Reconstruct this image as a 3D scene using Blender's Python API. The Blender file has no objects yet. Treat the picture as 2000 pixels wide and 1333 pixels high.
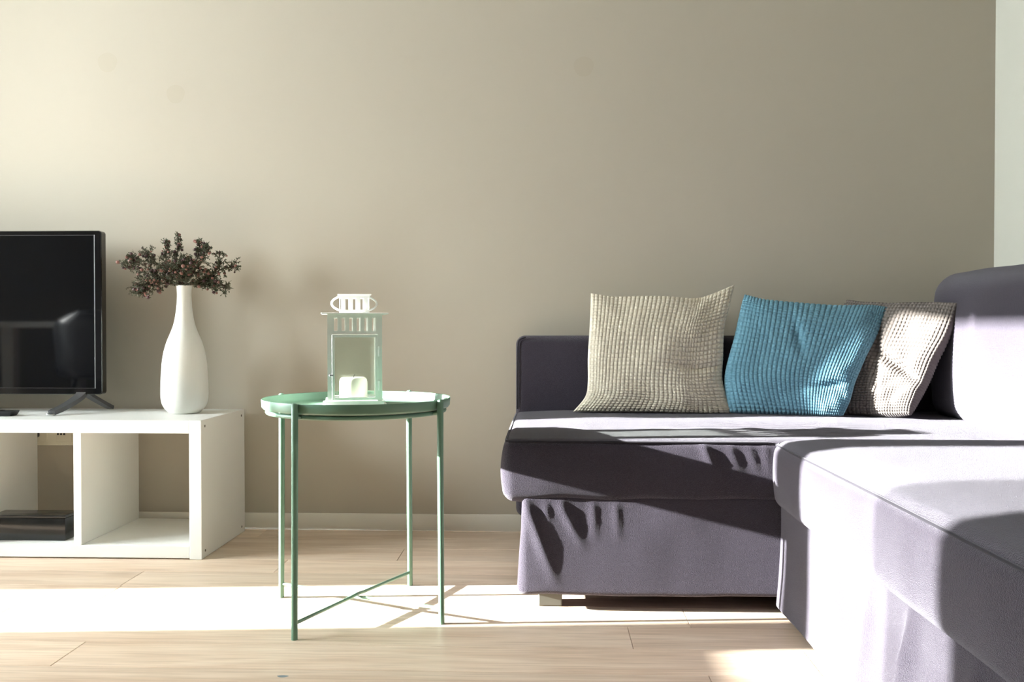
import bpy, bmesh, math, random
import numpy as np
from mathutils import Vector, Matrix

# ------------------------------------------------------------------ camera, world, sun, exposure
SC = bpy.context.scene
COL = SC.collection
F, PIT, YAW, H = 1777.33, 0.0140, 0.0385, 0.69637
cam = bpy.data.cameras.new('camera')
cam.sensor_width = 36.0
cam.lens = F / 2000.0 * 36.0
cam.clip_start = 0.02
camo = bpy.data.objects.new('camera', cam)
COL.objects.link(camo)
camo.location = (0, 0, H)
camo.rotation_euler = (math.pi / 2 - PIT, 0, YAW)
SC.camera = camo

SUN_DIR = Vector((1.0, 0.080, -0.25)).normalized()
SUN_STRENGTH = 50.0
SKY_STRENGTH = 56.0
W = bpy.data.worlds.new('sky')
SC.world = W
W.use_nodes = True
W.node_tree.nodes['Background'].inputs[0].default_value = (0.90, 0.965, 1.0, 1)
W.node_tree.nodes['Background'].inputs[1].default_value = SKY_STRENGTH
sl = bpy.data.lights.new('sun', 'SUN')
sl.energy = SUN_STRENGTH
sl.angle = math.radians(0.5)
sl.color = (1.0, 0.99, 0.975)
so = bpy.data.objects.new('sun', sl)
COL.objects.link(so)
so.rotation_euler = SUN_DIR.to_track_quat('-Z', 'Y').to_euler()
so.location = (-8, 1, 4)

vs = SC.view_settings
vs.view_transform = 'Standard'
vs.look = 'None'
vs.exposure = 0.5
vs.gamma = 1.0
vs.use_curve_mapping = False
SC.cycles.use_denoising = True
SC.cycles.max_bounces = 10
SC.cycles.diffuse_bounces = 6
SC.cycles.transparent_max_bounces = 16
SC.cycles.sample_clamp_indirect = 6.0
SC.cycles.caustics_reflective = False
SC.cycles.caustics_refractive = False

# ------------------------------------------------------------------ pixel -> place helpers (2000 x 1333 frame)
def ray(px, py):
    u = (px - 1000) / F
    v = -(py - 666.5) / F
    c, s = math.cos(PIT), math.sin(PIT)
    x, y, z = u, c + s * v, -s + c * v
    c, s = math.cos(YAW), math.sin(YAW)
    return np.array([c * x - s * y, s * x + c * y, z])
O = np.array([0, 0, H])
def onZ(px, py, z): d = ray(px, py); return d * ((z - H) / d[2]) + O
def onY(px, py, y): d = ray(px, py); return d * (y / d[1]) + O
def onX(px, py, x): d = ray(px, py); return d * (x / d[0]) + O

# ------------------------------------------------------------------ materials
def lin(r, g, b):
    f = lambda c: (c / 255 / 12.92) if c / 255 <= 0.04045 else ((c / 255 + 0.055) / 1.055) ** 2.4
    return (f(r), f(g), f(b), 1)

class NT:
    def __init__(s, name):
        s.m = bpy.data.materials.new(name)
        s.m.use_nodes = True
        s.t = s.m.node_tree
        s.b = s.t.nodes['Principled BSDF']
    def n(s, typ, **kw):
        nd = s.t.nodes.new(typ)
        for k, v in kw.items():
            if k in nd.inputs: nd.inputs[k].default_value = v
            else: setattr(nd, k, v)
        return nd
    def l(s, a, b): s.t.links.new(a, b)

def mat(name, color, rough=0.5, metal=0.0, bump=0.0, bscale=200.0, var=0.0, vscale=3.0, vstretch=(1, 1, 1),
        sheen=0.0, sheen_rough=0.4, coat=0.0, spec=0.5, bdist=0.001):
    k = NT(name)
    b = k.b
    b.inputs['Base Color'].default_value = color
    b.inputs['Roughness'].default_value = rough
    b.inputs['Metallic'].default_value = metal
    b.inputs['Specular IOR Level'].default_value = spec
    if sheen:
        b.inputs['Sheen Weight'].default_value = sheen
        b.inputs['Sheen Roughness'].default_value = sheen_rough
        b.inputs['Sheen Tint'].default_value = (0.95, 0.93, 1, 1)
    if coat:
        b.inputs['Coat Weight'].default_value = coat
        b.inputs['Coat Roughness'].default_value = 0.05
    tc = k.n('ShaderNodeTexCoord')
    if var:
        mp = k.n('ShaderNodeMapping'); mp.inputs['Scale'].default_value = vstretch
        k.l(tc.outputs['Object'], mp.inputs[0])
        nz = k.n('ShaderNodeTexNoise', Scale=vscale, Detail=4.0)
        k.l(mp.outputs[0], nz.inputs['Vector'])
        mx = k.n('ShaderNodeMix', data_type='RGBA')
        mx.inputs[6].default_value = tuple(c * (1 - var) for c in color[:3]) + (1,)
        mx.inputs[7].default_value = tuple(min(1, c * (1 + var)) for c in color[:3]) + (1,)
        k.l(nz.outputs['Fac'], mx.inputs[0])
        k.l(mx.outputs[2], b.inputs['Base Color'])
    if bump:
        nz = k.n('ShaderNodeTexNoise', Scale=bscale, Detail=3.0)
        k.l(tc.outputs['Object'], nz.inputs['Vector'])
        bp = k.n('ShaderNodeBump', Strength=bump, Distance=bdist)
        k.l(nz.outputs['Fac'], bp.inputs['Height'])
        k.l(bp.outputs[0], b.inputs['Normal'])
    return k.m

def glass_mat(name, tint, gloss=0.9, film=0.0, filmcol=(0.9, 0.92, 0.88, 1)):
    k = NT(name)
    k.t.nodes.remove(k.b)
    out = k.t.nodes['Material Output']
    tr = k.n('ShaderNodeBsdfTransparent', Color=tint)
    gl = k.n('ShaderNodeBsdfGlossy', Roughness=0.03)
    fr = k.n('ShaderNodeFresnel', IOR=1.45)
    mx = k.n('ShaderNodeMixShader')
    k.l(fr.outputs[0], mx.inputs[0]); k.l(tr.outputs[0], mx.inputs[1]); k.l(gl.outputs[0], mx.inputs[2])
    last = mx
    if film:
        df = k.n('ShaderNodeBsdfDiffuse', Color=filmcol)
        m2 = k.n('ShaderNodeMixShader'); m2.inputs[0].default_value = film
        k.l(mx.outputs[0], m2.inputs[1]); k.l(df.outputs[0], m2.inputs[2])
        last = m2
    k.l(last.outputs[0], out.inputs[0])
    return k.m

def wood_mat():
    k = NT('oak_plank')
    b = k.b
    tc = k.n('ShaderNodeTexCoord')
    oi = k.n('ShaderNodeObjectInfo')
    cmb = k.n('ShaderNodeCombineXYZ')
    mu = k.n('ShaderNodeMath', operation='MULTIPLY'); mu.inputs[1].default_value = 37.0
    k.l(oi.outputs['Random'], mu.inputs[0])
    k.l(mu.outputs[0], cmb.inputs[0]); k.l(mu.outputs[0], cmb.inputs[1]); k.l(mu.outputs[0], cmb.inputs[2])
    ad = k.n('ShaderNodeVectorMath', operation='ADD')
    k.l(tc.outputs['Object'], ad.inputs[0]); k.l(cmb.outputs[0], ad.inputs[1])
    # long cathedral figure
    mp = k.n('ShaderNodeMapping'); mp.inputs['Scale'].default_value = (0.9, 9.0, 1)
    k.l(ad.outputs[0], mp.inputs[0])
    n1 = k.n('ShaderNodeTexNoise', Scale=1.6, Detail=3.0, Distortion=1.2)
    k.l(mp.outputs[0], n1.inputs['Vector'])
    # fine grain
    mp2 = k.n('ShaderNodeMapping'); mp2.inputs['Scale'].default_value = (6.0, 160.0, 1)
    k.l(ad.outputs[0], mp2.inputs[0])
    n2 = k.n('ShaderNodeTexNoise', Scale=1.0, Detail=4.0)
    k.l(mp2.outputs[0], n2.inputs['Vector'])
    # knots
    mp3 = k.n('ShaderNodeMapping'); mp3.inputs['Scale'].default_value = (1.4, 3.4, 1)
    k.l(ad.outputs[0], mp3.inputs[0])
    vo = k.n('ShaderNodeTexVoronoi', Scale=1.0)
    k.l(mp3.outputs[0], vo.inputs['Vector'])
    kr = k.n('ShaderNodeValToRGB')
    kr.color_ramp.elements[0].position = 0.02; kr.color_ramp.elements[0].color = (1, 1, 1, 1)
    kr.color_ramp.elements[1].position = 0.10; kr.color_ramp.elements[1].color = (0, 0, 0, 1)
    k.l(vo.outputs['Distance'], kr.inputs[0])
    r1 = k.n('ShaderNodeValToRGB')
    e = r1.color_ramp.elements
    e[0].position = 0.30; e[0].color = lin(212, 186, 162)
    e[1].position = 0.72; e[1].color = lin(232, 213, 193)
    k.l(n1.outputs['Fac'], r1.inputs[0])
    m1 = k.n('ShaderNodeMix', data_type='RGBA', blend_type='MULTIPLY'); m1.inputs[0].default_value = 0.5
    r2 = k.n('ShaderNodeValToRGB')
    r2.color_ramp.elements[0].position = 0.3; r2.color_ramp.elements[0].color = (0.62, 0.56, 0.5, 1)
    r2.color_ramp.elements[1].position = 0.6; r2.color_ramp.elements[1].color = (1, 1, 1, 1)
    k.l(n2.outputs['Fac'], r2.inputs[0])
    k.l(r1.outputs[0], m1.inputs[6]); k.l(r2.outputs[0], m1.inputs[7])
    m2 = k.n('ShaderNodeMix', data_type='RGBA', blend_type='MULTIPLY')
    m2.inputs[7].default_value = (0.55, 0.46, 0.38, 1)
    km = k.n('ShaderNodeMath', operation='MULTIPLY'); km.inputs[1].default_value = 0.6
    k.l(kr.outputs[0], km.inputs[0]); k.l(km.outputs[0], m2.inputs[0])
    k.l(m1.outputs[2], m2.inputs[6])
    # plank to plank tone
    hs = k.n('ShaderNodeHueSaturation')
    mr = k.n('ShaderNodeMapRange'); mr.inputs[3].default_value = 0.86; mr.inputs[4].default_value = 1.1
    k.l(oi.outputs['Random'], mr.inputs[0]); k.l(mr.outputs[0], hs.inputs['Value'])
    k.l(m2.outputs[2], hs.inputs['Color'])
    k.l(hs.outputs[0], b.inputs['Base Color'])
    b.inputs['Roughness'].default_value = 0.42
    bp = k.n('ShaderNodeBump', Strength=0.12, Distance=0.001)
    k.l(n2.outputs['Fac'], bp.inputs['Height']); k.l(bp.outputs[0], b.inputs['Normal'])
    return k.m

M = {}
M['wall'] = mat('beige_paint', lin(178, 170, 155), 0.85, bump=0.25, bscale=320, var=0.02, vscale=2, bdist=0.0006)
M['wall_white'] = mat('white_wall_paint', lin(190, 189, 178), 0.85, bump=0.2, bscale=320, bdist=0.0006)
M['patch'] = mat('beige_filler', lin(176, 167, 151), 0.9, bump=0.2, bscale=320, bdist=0.0006)
M['wall_dark'] = mat('dark_grey_cabinet_wall', lin(84, 82, 80), 0.7)
M['ceiling'] = mat('ceiling_paint', lin(222, 220, 214), 0.9)
M['trim'] = mat('trim_paint', lin(224, 219, 208), 0.55)
M['frame_white'] = mat('window_frame_white', lin(238, 238, 236), 0.4)
M['subfloor'] = mat('dark_subfloor_wood', lin(70, 52, 38), 0.9)  # dark brown slab under the planks, showing in their joints
M['wood'] = wood_mat()
M['sofa'] = mat('purple_grey_velvet', lin(61, 56, 66), 0.9, bump=1.0, bscale=620, var=0.55, vscale=420, sheen=0.35, sheen_rough=0.35, spec=0.15, bdist=0.004)
M['piping'] = mat('dark_piping', lin(44, 42, 47), 0.9, sheen=0.2, spec=0.1)
M['foot'] = mat('grey_wood_foot', lin(84, 83, 75), 0.6, var=0.1, vscale=30)
M['beige_fabric'] = mat('beige_chenille', lin(216, 208, 190), 0.95, bump=0.5, bscale=1500, sheen=0.1, spec=0.1, var=0.05, vscale=40)
M['blue_fabric'] = mat('blue_chenille', lin(104, 146, 163), 0.95, bump=0.5, bscale=1500, sheen=0.15, spec=0.1, var=0.08, vscale=40)
M['grey_fabric'] = mat('taupe_chenille', lin(112, 105, 100), 0.95, bump=0.5, bscale=1500, sheen=0.1, spec=0.1, var=0.06, vscale=40)
M['cab'] = mat('white_foil', lin(240, 240, 236), 0.35)
M['screw'] = mat('dark_screw', lin(90, 84, 74), 0.4, metal=0.6)
M['black_plastic'] = mat('black_plastic', lin(26, 27, 28), 0.35)
M['gloss_black'] = mat('gloss_black', lin(14, 14, 16), 0.08, coat=0.4)
M['screen'] = mat('screen_glass', lin(8, 9, 12), 0.04, spec=0.6)
M['silver'] = mat('silver_line', lin(170, 172, 176), 0.3, metal=0.8)
M['tvleg'] = mat('grey_stand', lin(92, 92, 94), 0.3, metal=0.5)
M['chrome'] = mat('chrome_tip', lin(225, 228, 230), 0.15, metal=1.0)
M['box'] = mat('black_lacquer_box', lin(30, 31, 31), 0.16, bump=0.06, bscale=60, bdist=0.002)
M['vase'] = mat('chalky_white_ceramic', lin(236, 236, 230), 0.8, bump=0.35, bscale=60, var=0.04, vscale=8, vstretch=(6, 6, 0.6), bdist=0.001)
M['leaf'] = mat('dry_dark_leaf', lin(74, 82, 62), 0.7, var=0.35, vscale=50)
M['stem'] = mat('brown_stem', lin(84, 70, 56), 0.8)
M['berry'] = mat('dusty_berry', lin(138, 96, 86), 0.35, var=0.4, vscale=30)
M['berry_dark'] = mat('dark_berry', lin(70, 44, 46), 0.5, var=0.3, vscale=30)
M['mint'] = mat('mint_green_powder_coat', lin(100, 134, 113), 0.40)
M['lantern'] = mat('white_lantern_enamel', lin(238, 240, 236), 0.4)
M['candle'] = mat('white_wax', lin(244, 240, 230), 0.5)
M['wick'] = mat('burnt_wick', lin(40, 34, 30), 0.9)
M['lglass'] = glass_mat('lantern_pane_glass', (0.93, 0.95, 0.92, 1), film=0.06)
M['wglass'] = glass_mat('window_glass', (0.97, 0.98, 0.97, 1))
M['plate'] = mat('cream_socket_plate', lin(226, 220, 200), 0.4)
M['dark_hole'] = mat('socket_hole', lin(22, 20, 18), 0.6)
M['chair'] = mat('charcoal_shell', lin(58, 58, 60), 0.45)
M['table_white'] = mat('white_table', lin(232, 232, 230), 0.4)
M['metal_leg'] = mat('dark_chair_leg', lin(50, 50, 50), 0.4, metal=0.6)

# ------------------------------------------------------------------ mesh helpers
def tag(o, label=None, cat=None, group=None, kind=None):
    if label: o['label'] = label
    if cat: o['category'] = cat
    if group: o['group'] = group
    if kind: o['kind'] = kind
    return o

def thing(name, label, cat, loc=(0, 0, 0), rz=0.0, group=None):
    o = bpy.data.objects.new(name, None)
    COL.objects.link(o)
    o.empty_display_size = 0.05
    o.location = loc
    o.rotation_euler = (0, 0, rz)
    return tag(o, label, cat, group)

def root_of(p):
    while p.parent: p = p.parent
    return p

def link(name, me, m, parent=None, local=False, origin=None):
    """mesh in world coordinates unless local; child origins sit on their thing's origin"""
    if m: me.materials.append(m)
    o = bpy.data.objects.new(name, me)
    COL.objects.link(o)
    if parent is not None:
        if not local:
            r = root_of(parent)
            mw = Matrix.Translation(r.location) @ r.rotation_euler.to_matrix().to_4x4()
            me.transform(mw.inverted())
        o.parent = parent
    elif origin is not None:
        me.transform(Matrix.Translation(-Vector(origin)))
        o.location = origin
    return o

def mk(name, v, f, m, parent=None, local=False, smooth=True, angle=35, origin=None):
    me = bpy.data.meshes.new(name)
    v = np.asarray(v, dtype=np.float64)
    if isinstance(f, np.ndarray) and f.ndim == 2:
        n, k = f.shape
        me.vertices.add(len(v)); me.vertices.foreach_set('co', v.ravel().astype(np.float32))
        me.loops.add(n * k); me.loops.foreach_set('vertex_index', f.ravel().astype(np.int32))
        me.polygons.add(n)
        me.polygons.foreach_set('loop_start', np.arange(0, n * k, k, dtype=np.int32))
        me.update(calc_edges=True)
        me.validate()
    else:
        me.from_pydata([tuple(p) for p in v], [], [tuple(q) for q in f])
        me.update()
    if smooth:
        me.shade_smooth()
        if angle: me.set_sharp_from_angle(angle=math.radians(angle))
    return link(name, me, m, parent, local, origin)

def bm_obj(name, bm, m, parent=None, local=False, smooth=False, origin=None):
    me = bpy.data.meshes.new(name)
    bmesh.ops.recalc_face_normals(bm, faces=bm.faces)
    bm.to_mesh(me); bm.free()
    if smooth:
        me.shade_smooth(); me.set_sharp_from_angle(angle=math.radians(35))
    return link(name, me, m, parent, local, origin)

def add_box(bm, lo, hi, bev=0.0, seg=1):
    r = bmesh.ops.create_cube(bm, size=1.0)
    vs_ = r['verts']
    for v in vs_:
        v.co = Vector([(lo[i] + hi[i]) / 2 + v.co[i] * (hi[i] - lo[i]) for i in range(3)])
    if bev:
        es = {e for v in vs_ for e in v.link_edges}
        bmesh.ops.bevel(bm, geom=list(es), offset=bev, segments=seg, affect='EDGES', profile=0.5)

def box(name, lo, hi, m, parent=None, bev=0.0, seg=1, local=False, origin=None):
    bm = bmesh.new()
    add_box(bm, lo, hi, bev, seg)
    return bm_obj(name, bm, m, parent, local, smooth=bev > 0 and seg > 1, origin=origin)

def tube_data(path, r, n=10, closed=False, caps=True, flat=None):
    P = [Vector(p) for p in path]
    R = r if hasattr(r, '__len__') else [r] * len(P)
    N = len(P)
    T = []
    for i in range(N):
        a = P[(i - 1) % N] if (closed or i > 0) else P[i]
        b = P[(i + 1) % N] if (closed or i < N - 1) else P[i]
        T.append((b - a).normalized())
    up = Vector((0, 0, 1)) if abs(T[0].z) < 0.9 else Vector((1, 0, 0))
    s = T[0].cross(up).normalized()
    V, Fc = [], []
    for i in range(N):
        s = (s - T[i] * s.dot(T[i])).normalized()
        t2 = T[i].cross(s)
        for k in range(n):
            a = 2 * math.pi * k / n
            V.append(P[i] + (s * math.cos(a) + t2 * math.sin(a)) * R[i])
    for i in range(N if closed else N - 1):
        j = (i + 1) % N
        for k in range(n):
            Fc.append((i * n + k, i * n + (k + 1) % n, j * n + (k + 1) % n, j * n + k))
    if caps and not closed:
        Fc.append(tuple(range(n))[::-1]); Fc.append(tuple((N - 1) * n + k for k in range(n)))
    return V, Fc

def tube(name, path, r, m, parent=None, n=10, closed=False, local=False):
    V, Fc = tube_data(path, r, n, closed)
    return mk(name, V, Fc, m, parent, local, angle=50)

def lathe(name, prof, m, parent=None, n=64, c=(0, 0, 0), local=False, origin=None, angle=40):
    """prof: list of (radius, z); radius 0 ends are closed by a pole"""
    V, Fc, rings = [], [], []
    for r, z in prof:
        if r < 1e-6:
            rings.append([len(V)]); V.append((c[0], c[1], c[2] + z))
        else:
            st = len(V)
            for k in range(n):
                a = 2 * math.pi * k / n
                V.append((c[0] + r * math.cos(a), c[1] + r * math.sin(a), c[2] + z))
            rings.append(list(range(st, st + n)))
    for A, B in zip(rings[:-1], rings[1:]):
        if len(A) == 1 and len(B) == 1: continue
        for k in range(n):
            k2 = (k + 1) % n
            if len(A) == 1: Fc.append((A[0], B[k2], B[k]))
            elif len(B) == 1: Fc.append((A[k], A[k2], B[0]))
            else: Fc.append((A[k], A[k2], B[k2], B[k]))
    return mk(name, V, Fc, m, parent, local, angle=angle, origin=origin)

def smooth_curve(pts, n):
    """Catmull-Rom through pts, n samples"""
    P = np.asarray(pts, float)
    m = len(P) - 1
    t = np.linspace(0, m, n)
    i = np.clip(t.astype(int), 0, m - 1)
    u = (t - i)[:, None]
    g = lambda k: np.where(((k < 0))[:, None], 2 * P[0] - P[1], np.where((k > m)[:, None], 2 * P[m] - P[m - 1], P[np.clip(k, 0, m)]))
    p0, p1, p2, p3 = g(i - 1), g(i), g(i + 1), g(i + 2)
    return 0.5 * (2 * p1 + (p2 - p0) * u + (2 * p0 - 5 * p1 + 4 * p2 - p3) * u ** 2 + (3 * p1 - p0 - 3 * p2 + p3) * u ** 3)

def vnoise(x, y, seed=0):
    """smooth value noise, numpy"""
    rs = np.random.RandomState(seed)
    tab = rs.rand(64, 64)
    xi, yi = np.floor(x).astype(int), np.floor(y).astype(int)
    fx, fy = x - xi, y - yi
    fx = fx * fx * (3 - 2 * fx); fy = fy * fy * (3 - 2 * fy)
    g = lambda a, b: tab[a % 64, b % 64]
    return (g(xi, yi) * (1 - fx) * (1 - fy) + g(xi + 1, yi) * fx * (1 - fy) + g(xi, yi + 1) * (1 - fx) * fy + g(xi + 1, yi + 1) * fx * fy) * 2 - 1

def soft_box(name, lo, hi, r, m, parent, step=0.012, deform=None):
    """densely meshed rounded box, deform(P, N) -> P in world coordinates"""
    lo, hi = np.array(lo, float), np.array(hi, float)
    c, h = (lo + hi) / 2, (hi - lo) / 2
    r = np.minimum(np.array(r if hasattr(r, '__len__') else [r] * 3, float), h * 0.98)
    rr = r.min()
    def axis(i):
        a = np.linspace(-h[i], -h[i] + rr, 7)
        k = max(2, int((2 * h[i] - 2 * rr) / step))
        b = np.linspace(-h[i] + rr, h[i] - rr, k + 1)
        d = np.linspace(h[i] - rr, h[i], 7)
        return np.concatenate([a[:-1], b, d[1:]])
    A = [axis(i) for i in range(3)]
    Vs, Fs, off = [], [], 0
    for ax in range(3):
        i, j = (ax + 1) % 3, (ax + 2) % 3
        for sg in (-1, 1):
            U, Vv = np.meshgrid(A[i], A[j], indexing='ij')
            p = np.zeros(U.shape + (3,))
            p[..., i] = U; p[..., j] = Vv; p[..., ax] = sg * h[ax]
            nu, nv = U.shape
            idx = np.arange(nu * nv).reshape(nu, nv) + off
            q = np.stack([idx[:-1, :-1], idx[1:, :-1], idx[1:, 1:], idx[:-1, 1:]], -1).reshape(-1, 4)
            if sg < 0: q = q[:, ::-1]
            Vs.append(p.reshape(-1, 3)); Fs.append(q); off += nu * nv
    V = np.concatenate(Vs); Fq = np.concatenate(Fs)
    key = np.round(V, 6)
    u, first, inv = np.unique(key, axis=0, return_index=True, return_inverse=True)
    V = V[first]; Fq = inv.reshape(-1)[Fq]
    q = np.clip(V, -(h - rr), h - rr)
    d = V - q
    N = d / np.maximum(1e-9, np.linalg.norm(d, axis=1, keepdims=True))
    P = q + rr * N + c
    if deform is not None: P = deform(P, N)
    return mk(name, P, Fq, m, parent, angle=None)

# ------------------------------------------------------------------ the room
WY = 3.110            # back wall
WX = 1.495            # right wall
LX = -3.8             # left wall with the balcony door and windows
FY = -4.6             # wall behind the camera
HC = 2.6
box('wall_back', (LX - 0.2, WY, -0.05), (WX + 0.2, WY + 0.15, HC), M['wall'])['kind'] = 'structure'
box('wall_right', (WX, FY - 0.15, -0.05), (WX + 0.15, WY, HC), M['wall_white'])['kind'] = 'structure'
box('wall_front', (LX - 0.2, FY - 0.15, -0.05), (WX, FY, HC), M['wall_dark'])['kind'] = 'structure'
box('ceiling', (LX - 0.2, FY - 0.15, HC), (WX + 0.15, WY + 0.15, HC + 0.1), M['ceiling'])['kind'] = 'structure'

# left wall: solid pieces around door and windows
HEAD, SILL = 2.015, 1.05
DOOR = (1.800, 2.168)
WIN = [(2.168, 2.405), (0.913, 1.630)]
bm = bmesh.new()
spans = sorted([DOOR] + WIN)
ys = [FY]
for a, b in spans: ys += [a, b]
ys.append(WY)
for k in range(0, len(ys), 2):
    if ys[k + 1] - ys[k] > 1e-4: add_box(bm, (LX - 0.2, ys[k], 0.0), (LX, ys[k + 1], HC))
for a, b in spans:
    add_box(bm, (LX - 0.2, a, HEAD), (LX, b, HC))
    if (a, b) != DOOR: add_box(bm, (LX - 0.2, a, 0.0), (LX, b, SILL))
wl = bm_obj('wall_left', bm, M['wall_white']); wl['kind'] = 'structure'

def frame_unit(name, a, b, z0, z1):
    t = bpy.data.objects.new(name, None); COL.objects.link(t); t['kind'] = 'structure'
    t.location = (LX - 0.16, (a + b) / 2, z0)
    w = 0.012
    bm = bmesh.new()
    x0, x1 = LX - 0.19, LX - 0.14
    if a != DOOR[1]: add_box(bm, (x0, a, z0), (x1, a + w, z1))
    if b != DOOR[1]: add_box(bm, (x0, b - w, z0), (x1, b, z1))
    else: add_box(bm, (x0, b - w, z0), (x1, b, SILL))
    add_box(bm, (x0, a + w, z0), (x1, b - w, z0 + w)); add_box(bm, (x0, a + w, z1 - w), (x1, b - w, z1))
    bm_obj('window_frame', bm, M['frame_white'], t)
    box('pane', (LX - 0.167, a + w, z0 + w), (LX - 0.163, b - w, z1 - w), M['wglass'], t)
frame_unit('door_1', DOOR[0], DOOR[1], 0.0, HEAD)
for i, (a, b) in enumerate(WIN): frame_unit('window_%d' % (i + 1), a, b, SILL, HEAD)
for a, b, z0 in [(DOOR[0], DOOR[1], 0.0)] + [(a, b, SILL) for a, b in WIN]:
    pl = bpy.data.lights.new('daylight_portal', 'AREA')
    pl.shape = 'RECTANGLE'; pl.size = b - a; pl.size_y = HEAD - z0
    pl.cycles.is_portal = True
    po = bpy.data.objects.new('daylight_portal', pl); COL.objects.link(po)
    po.location = (LX - 0.21, (a + b) / 2, (z0 + HEAD) / 2)
    po.rotation_euler = Vector((1, 0, 0)).to_track_quat('-Z', 'Z').to_euler()

for px, py, r_ in ((210, 122, 0.034), (343, 184, 0.032), (1140, 130, 0.034)):
    c = onY(px, py, WY)
    V = [(c[0], WY - 0.0004, c[2])] + [(c[0] + r_ * math.cos(a) * (1 + 0.06 * math.sin(3 * a)), WY - 0.0004, c[2] + r_ * math.sin(a)) for a in np.linspace(0, 2 * math.pi, 33)[:-1]]
    mk('filler_patch', V, [(0, 1 + (k + 1) % 32, 1 + k) for k in range(32)], M['patch'], bpy.data.objects['wall_back'], smooth=False)

# sheer curtain drawn part of the way over the near window
k = NT('sheer_voile'); k.t.nodes.remove(k.b)
tr_ = k.n('ShaderNodeBsdfTransparent', Color=(1, 1, 1, 1)); tl_ = k.n('ShaderNodeBsdfTranslucent', Color=(0.85, 0.85, 0.83, 1)); df_ = k.n('ShaderNodeBsdfDiffuse', Color=(0.85, 0.85, 0.83, 1))
a1 = k.n('ShaderNodeMixShader'); a1.inputs[0].default_value = 0.5
a2 = k.n('ShaderNodeMixShader'); a2.inputs[0].default_value = 0.45
k.l(tl_.outputs[0], a1.inputs[1]); k.l(df_.outputs[0], a1.inputs[2]); k.l(tr_.outputs[0], a2.inputs[1]); k.l(a1.outputs[0], a2.inputs[2])
k.l(a2.outputs[0], k.t.nodes['Material Output'].inputs[0])
ct = thing('sheer_curtain', 'sheer white curtain hanging at the left-hand window outside the view', 'curtain', (LX + 0.07, 0.98, 0.05))
V, Fc = [], []
for i in range(90):
    t = i / 89
    yy = 0.78 + 0.42 * t
    for zz in (0.05, 1.0, 2.2): V.append((LX + 0.07 + 0.022 * math.sin(t * 46 + 1.2 * math.sin(t * 9)), yy + (0.012 if zz < 1 else 0) * math.sin(t * 20), zz))
for i in range(89):
    for j in range(2): Fc.append((i * 3 + j, i * 3 + 3 + j, i * 3 + 4 + j, i * 3 + 1 + j))
mk('drape', V, Fc, k.m, ct, angle=None)
tube('rod', [(LX + 0.07, 0.60, 2.205), (LX + 0.07, 2.75, 2.205)], 0.011, M['silver'], ct, 10)

# floor: oak planks lying along the back wall
bm = bmesh.new(); add_box(bm, (LX, FY, -0.06), (WX, WY, -0.012))
floor = bm_obj('floor', bm, M['subfloor']); floor['kind'] = 'structure'
PW = 0.1455
rows = []
y = 1.974
while y > FY: y -= PW
rng = random.Random(5)
known = {round(1.974 - PW, 3): [-1.023], round(1.974, 3): [0.188], round(1.974 - 2 * PW, 3): [0.324],
         round(1.974 + 2 * PW, 3): [-1.148], round(1.974 + 4 * PW, 3): [-0.778], round(1.974 + 3 * PW, 3): [0.4]}
GAP = 0.0005
while y < WY:
    y0, y1 = max(y, FY), min(y + PW, WY)
    key = min(known, key=lambda k: abs(k - y))
    j = known[key][:] if abs(key - y) < 0.01 else [rng.uniform(-1.6, 1.2)]
    joints = list(j)
    x = j[0]
    while x > LX + 0.5: x -= rng.uniform(1.35, 1.9); joints.append(x)
    x = j[0]
    while x < WX - 0.3: x += rng.uniform(1.35, 1.9); joints.append(x)
    js = sorted([LX] + [q for q in joints if LX + 0.25 < q < WX - 0.15] + [WX])
    for a, b in zip(js[:-1], js[1:]):
        c = ((a + b) / 2, (y0 + y1) / 2, 0)
        hx, hy, ch = (b - a) / 2 - GAP, (y1 - y0) / 2 - GAP, 0.0009
        V = []
        for (ex, ey, z) in ((0, 0, -0.012), (0, 0, -ch), (ch, ch, 0.0)):
            V += [(-hx + ex, -hy + ey, z), (hx - ex, -hy + ey, z), (hx - ex, hy - ey, z), (-hx + ex, hy - ey, z)]
        Fc = [(0, 3, 2, 1), (8, 9, 10, 11)]
        for l in (0, 4):
            for k in range(4): Fc.append((l + k, l + (k + 1) % 4, l + 4 + (k + 1) % 4, l + 4 + k))
        me = bpy.data.meshes.new('plank'); me.from_pydata(V, [], Fc); me.update()
        me.materials.append(M['wood'])
        o = bpy.data.objects.new('plank', me); COL.objects.link(o)
        o.location = c; o.parent = floor
    y += PW
# a small grey filled knot in the plank near the frame's lower edge
kc = onZ(552, 1322, 0.0003)
V = [(kc[0], kc[1], 0.0004)] + [(kc[0] + 0.011 * math.cos(a) * (1 + 0.2 * math.sin(3 * a)), kc[1] + 0.006 * math.sin(a), 0.0004) for a in np.linspace(0, 2 * math.pi, 15)[:-1]]
mk('knot', V, [(0, 1 + k, 1 + (k + 1) % 14) for k in range(14)], mat('knot_filler', lin(120, 134, 140), 0.5, var=0.2, vscale=80), floor, smooth=False)

def baseboard(name, lo, hi):
    bm = bmesh.new(); add_box(bm, lo, hi, 0.003, 2)
    bm_obj(name, bm, M['trim'], smooth=True)['kind'] = 'structure'
baseboard('baseboard_back', (LX, WY - 0.012, 0.0005), (WX - 0.0125, WY, 0.058))
baseboard('baseboard_right', (WX - 0.012, FY + 0.013, 0.0005), (WX, WY, 0.058))

# ------------------------------------------------------------------ corner sofa
Fy = 2.235
ZS = 0.421
sofa = thing('corner_sofa', 'purple-grey velvet corner sofa with loose skirted cover along the beige wall', 'sofa', (0.7, 2.3, 0))

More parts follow.
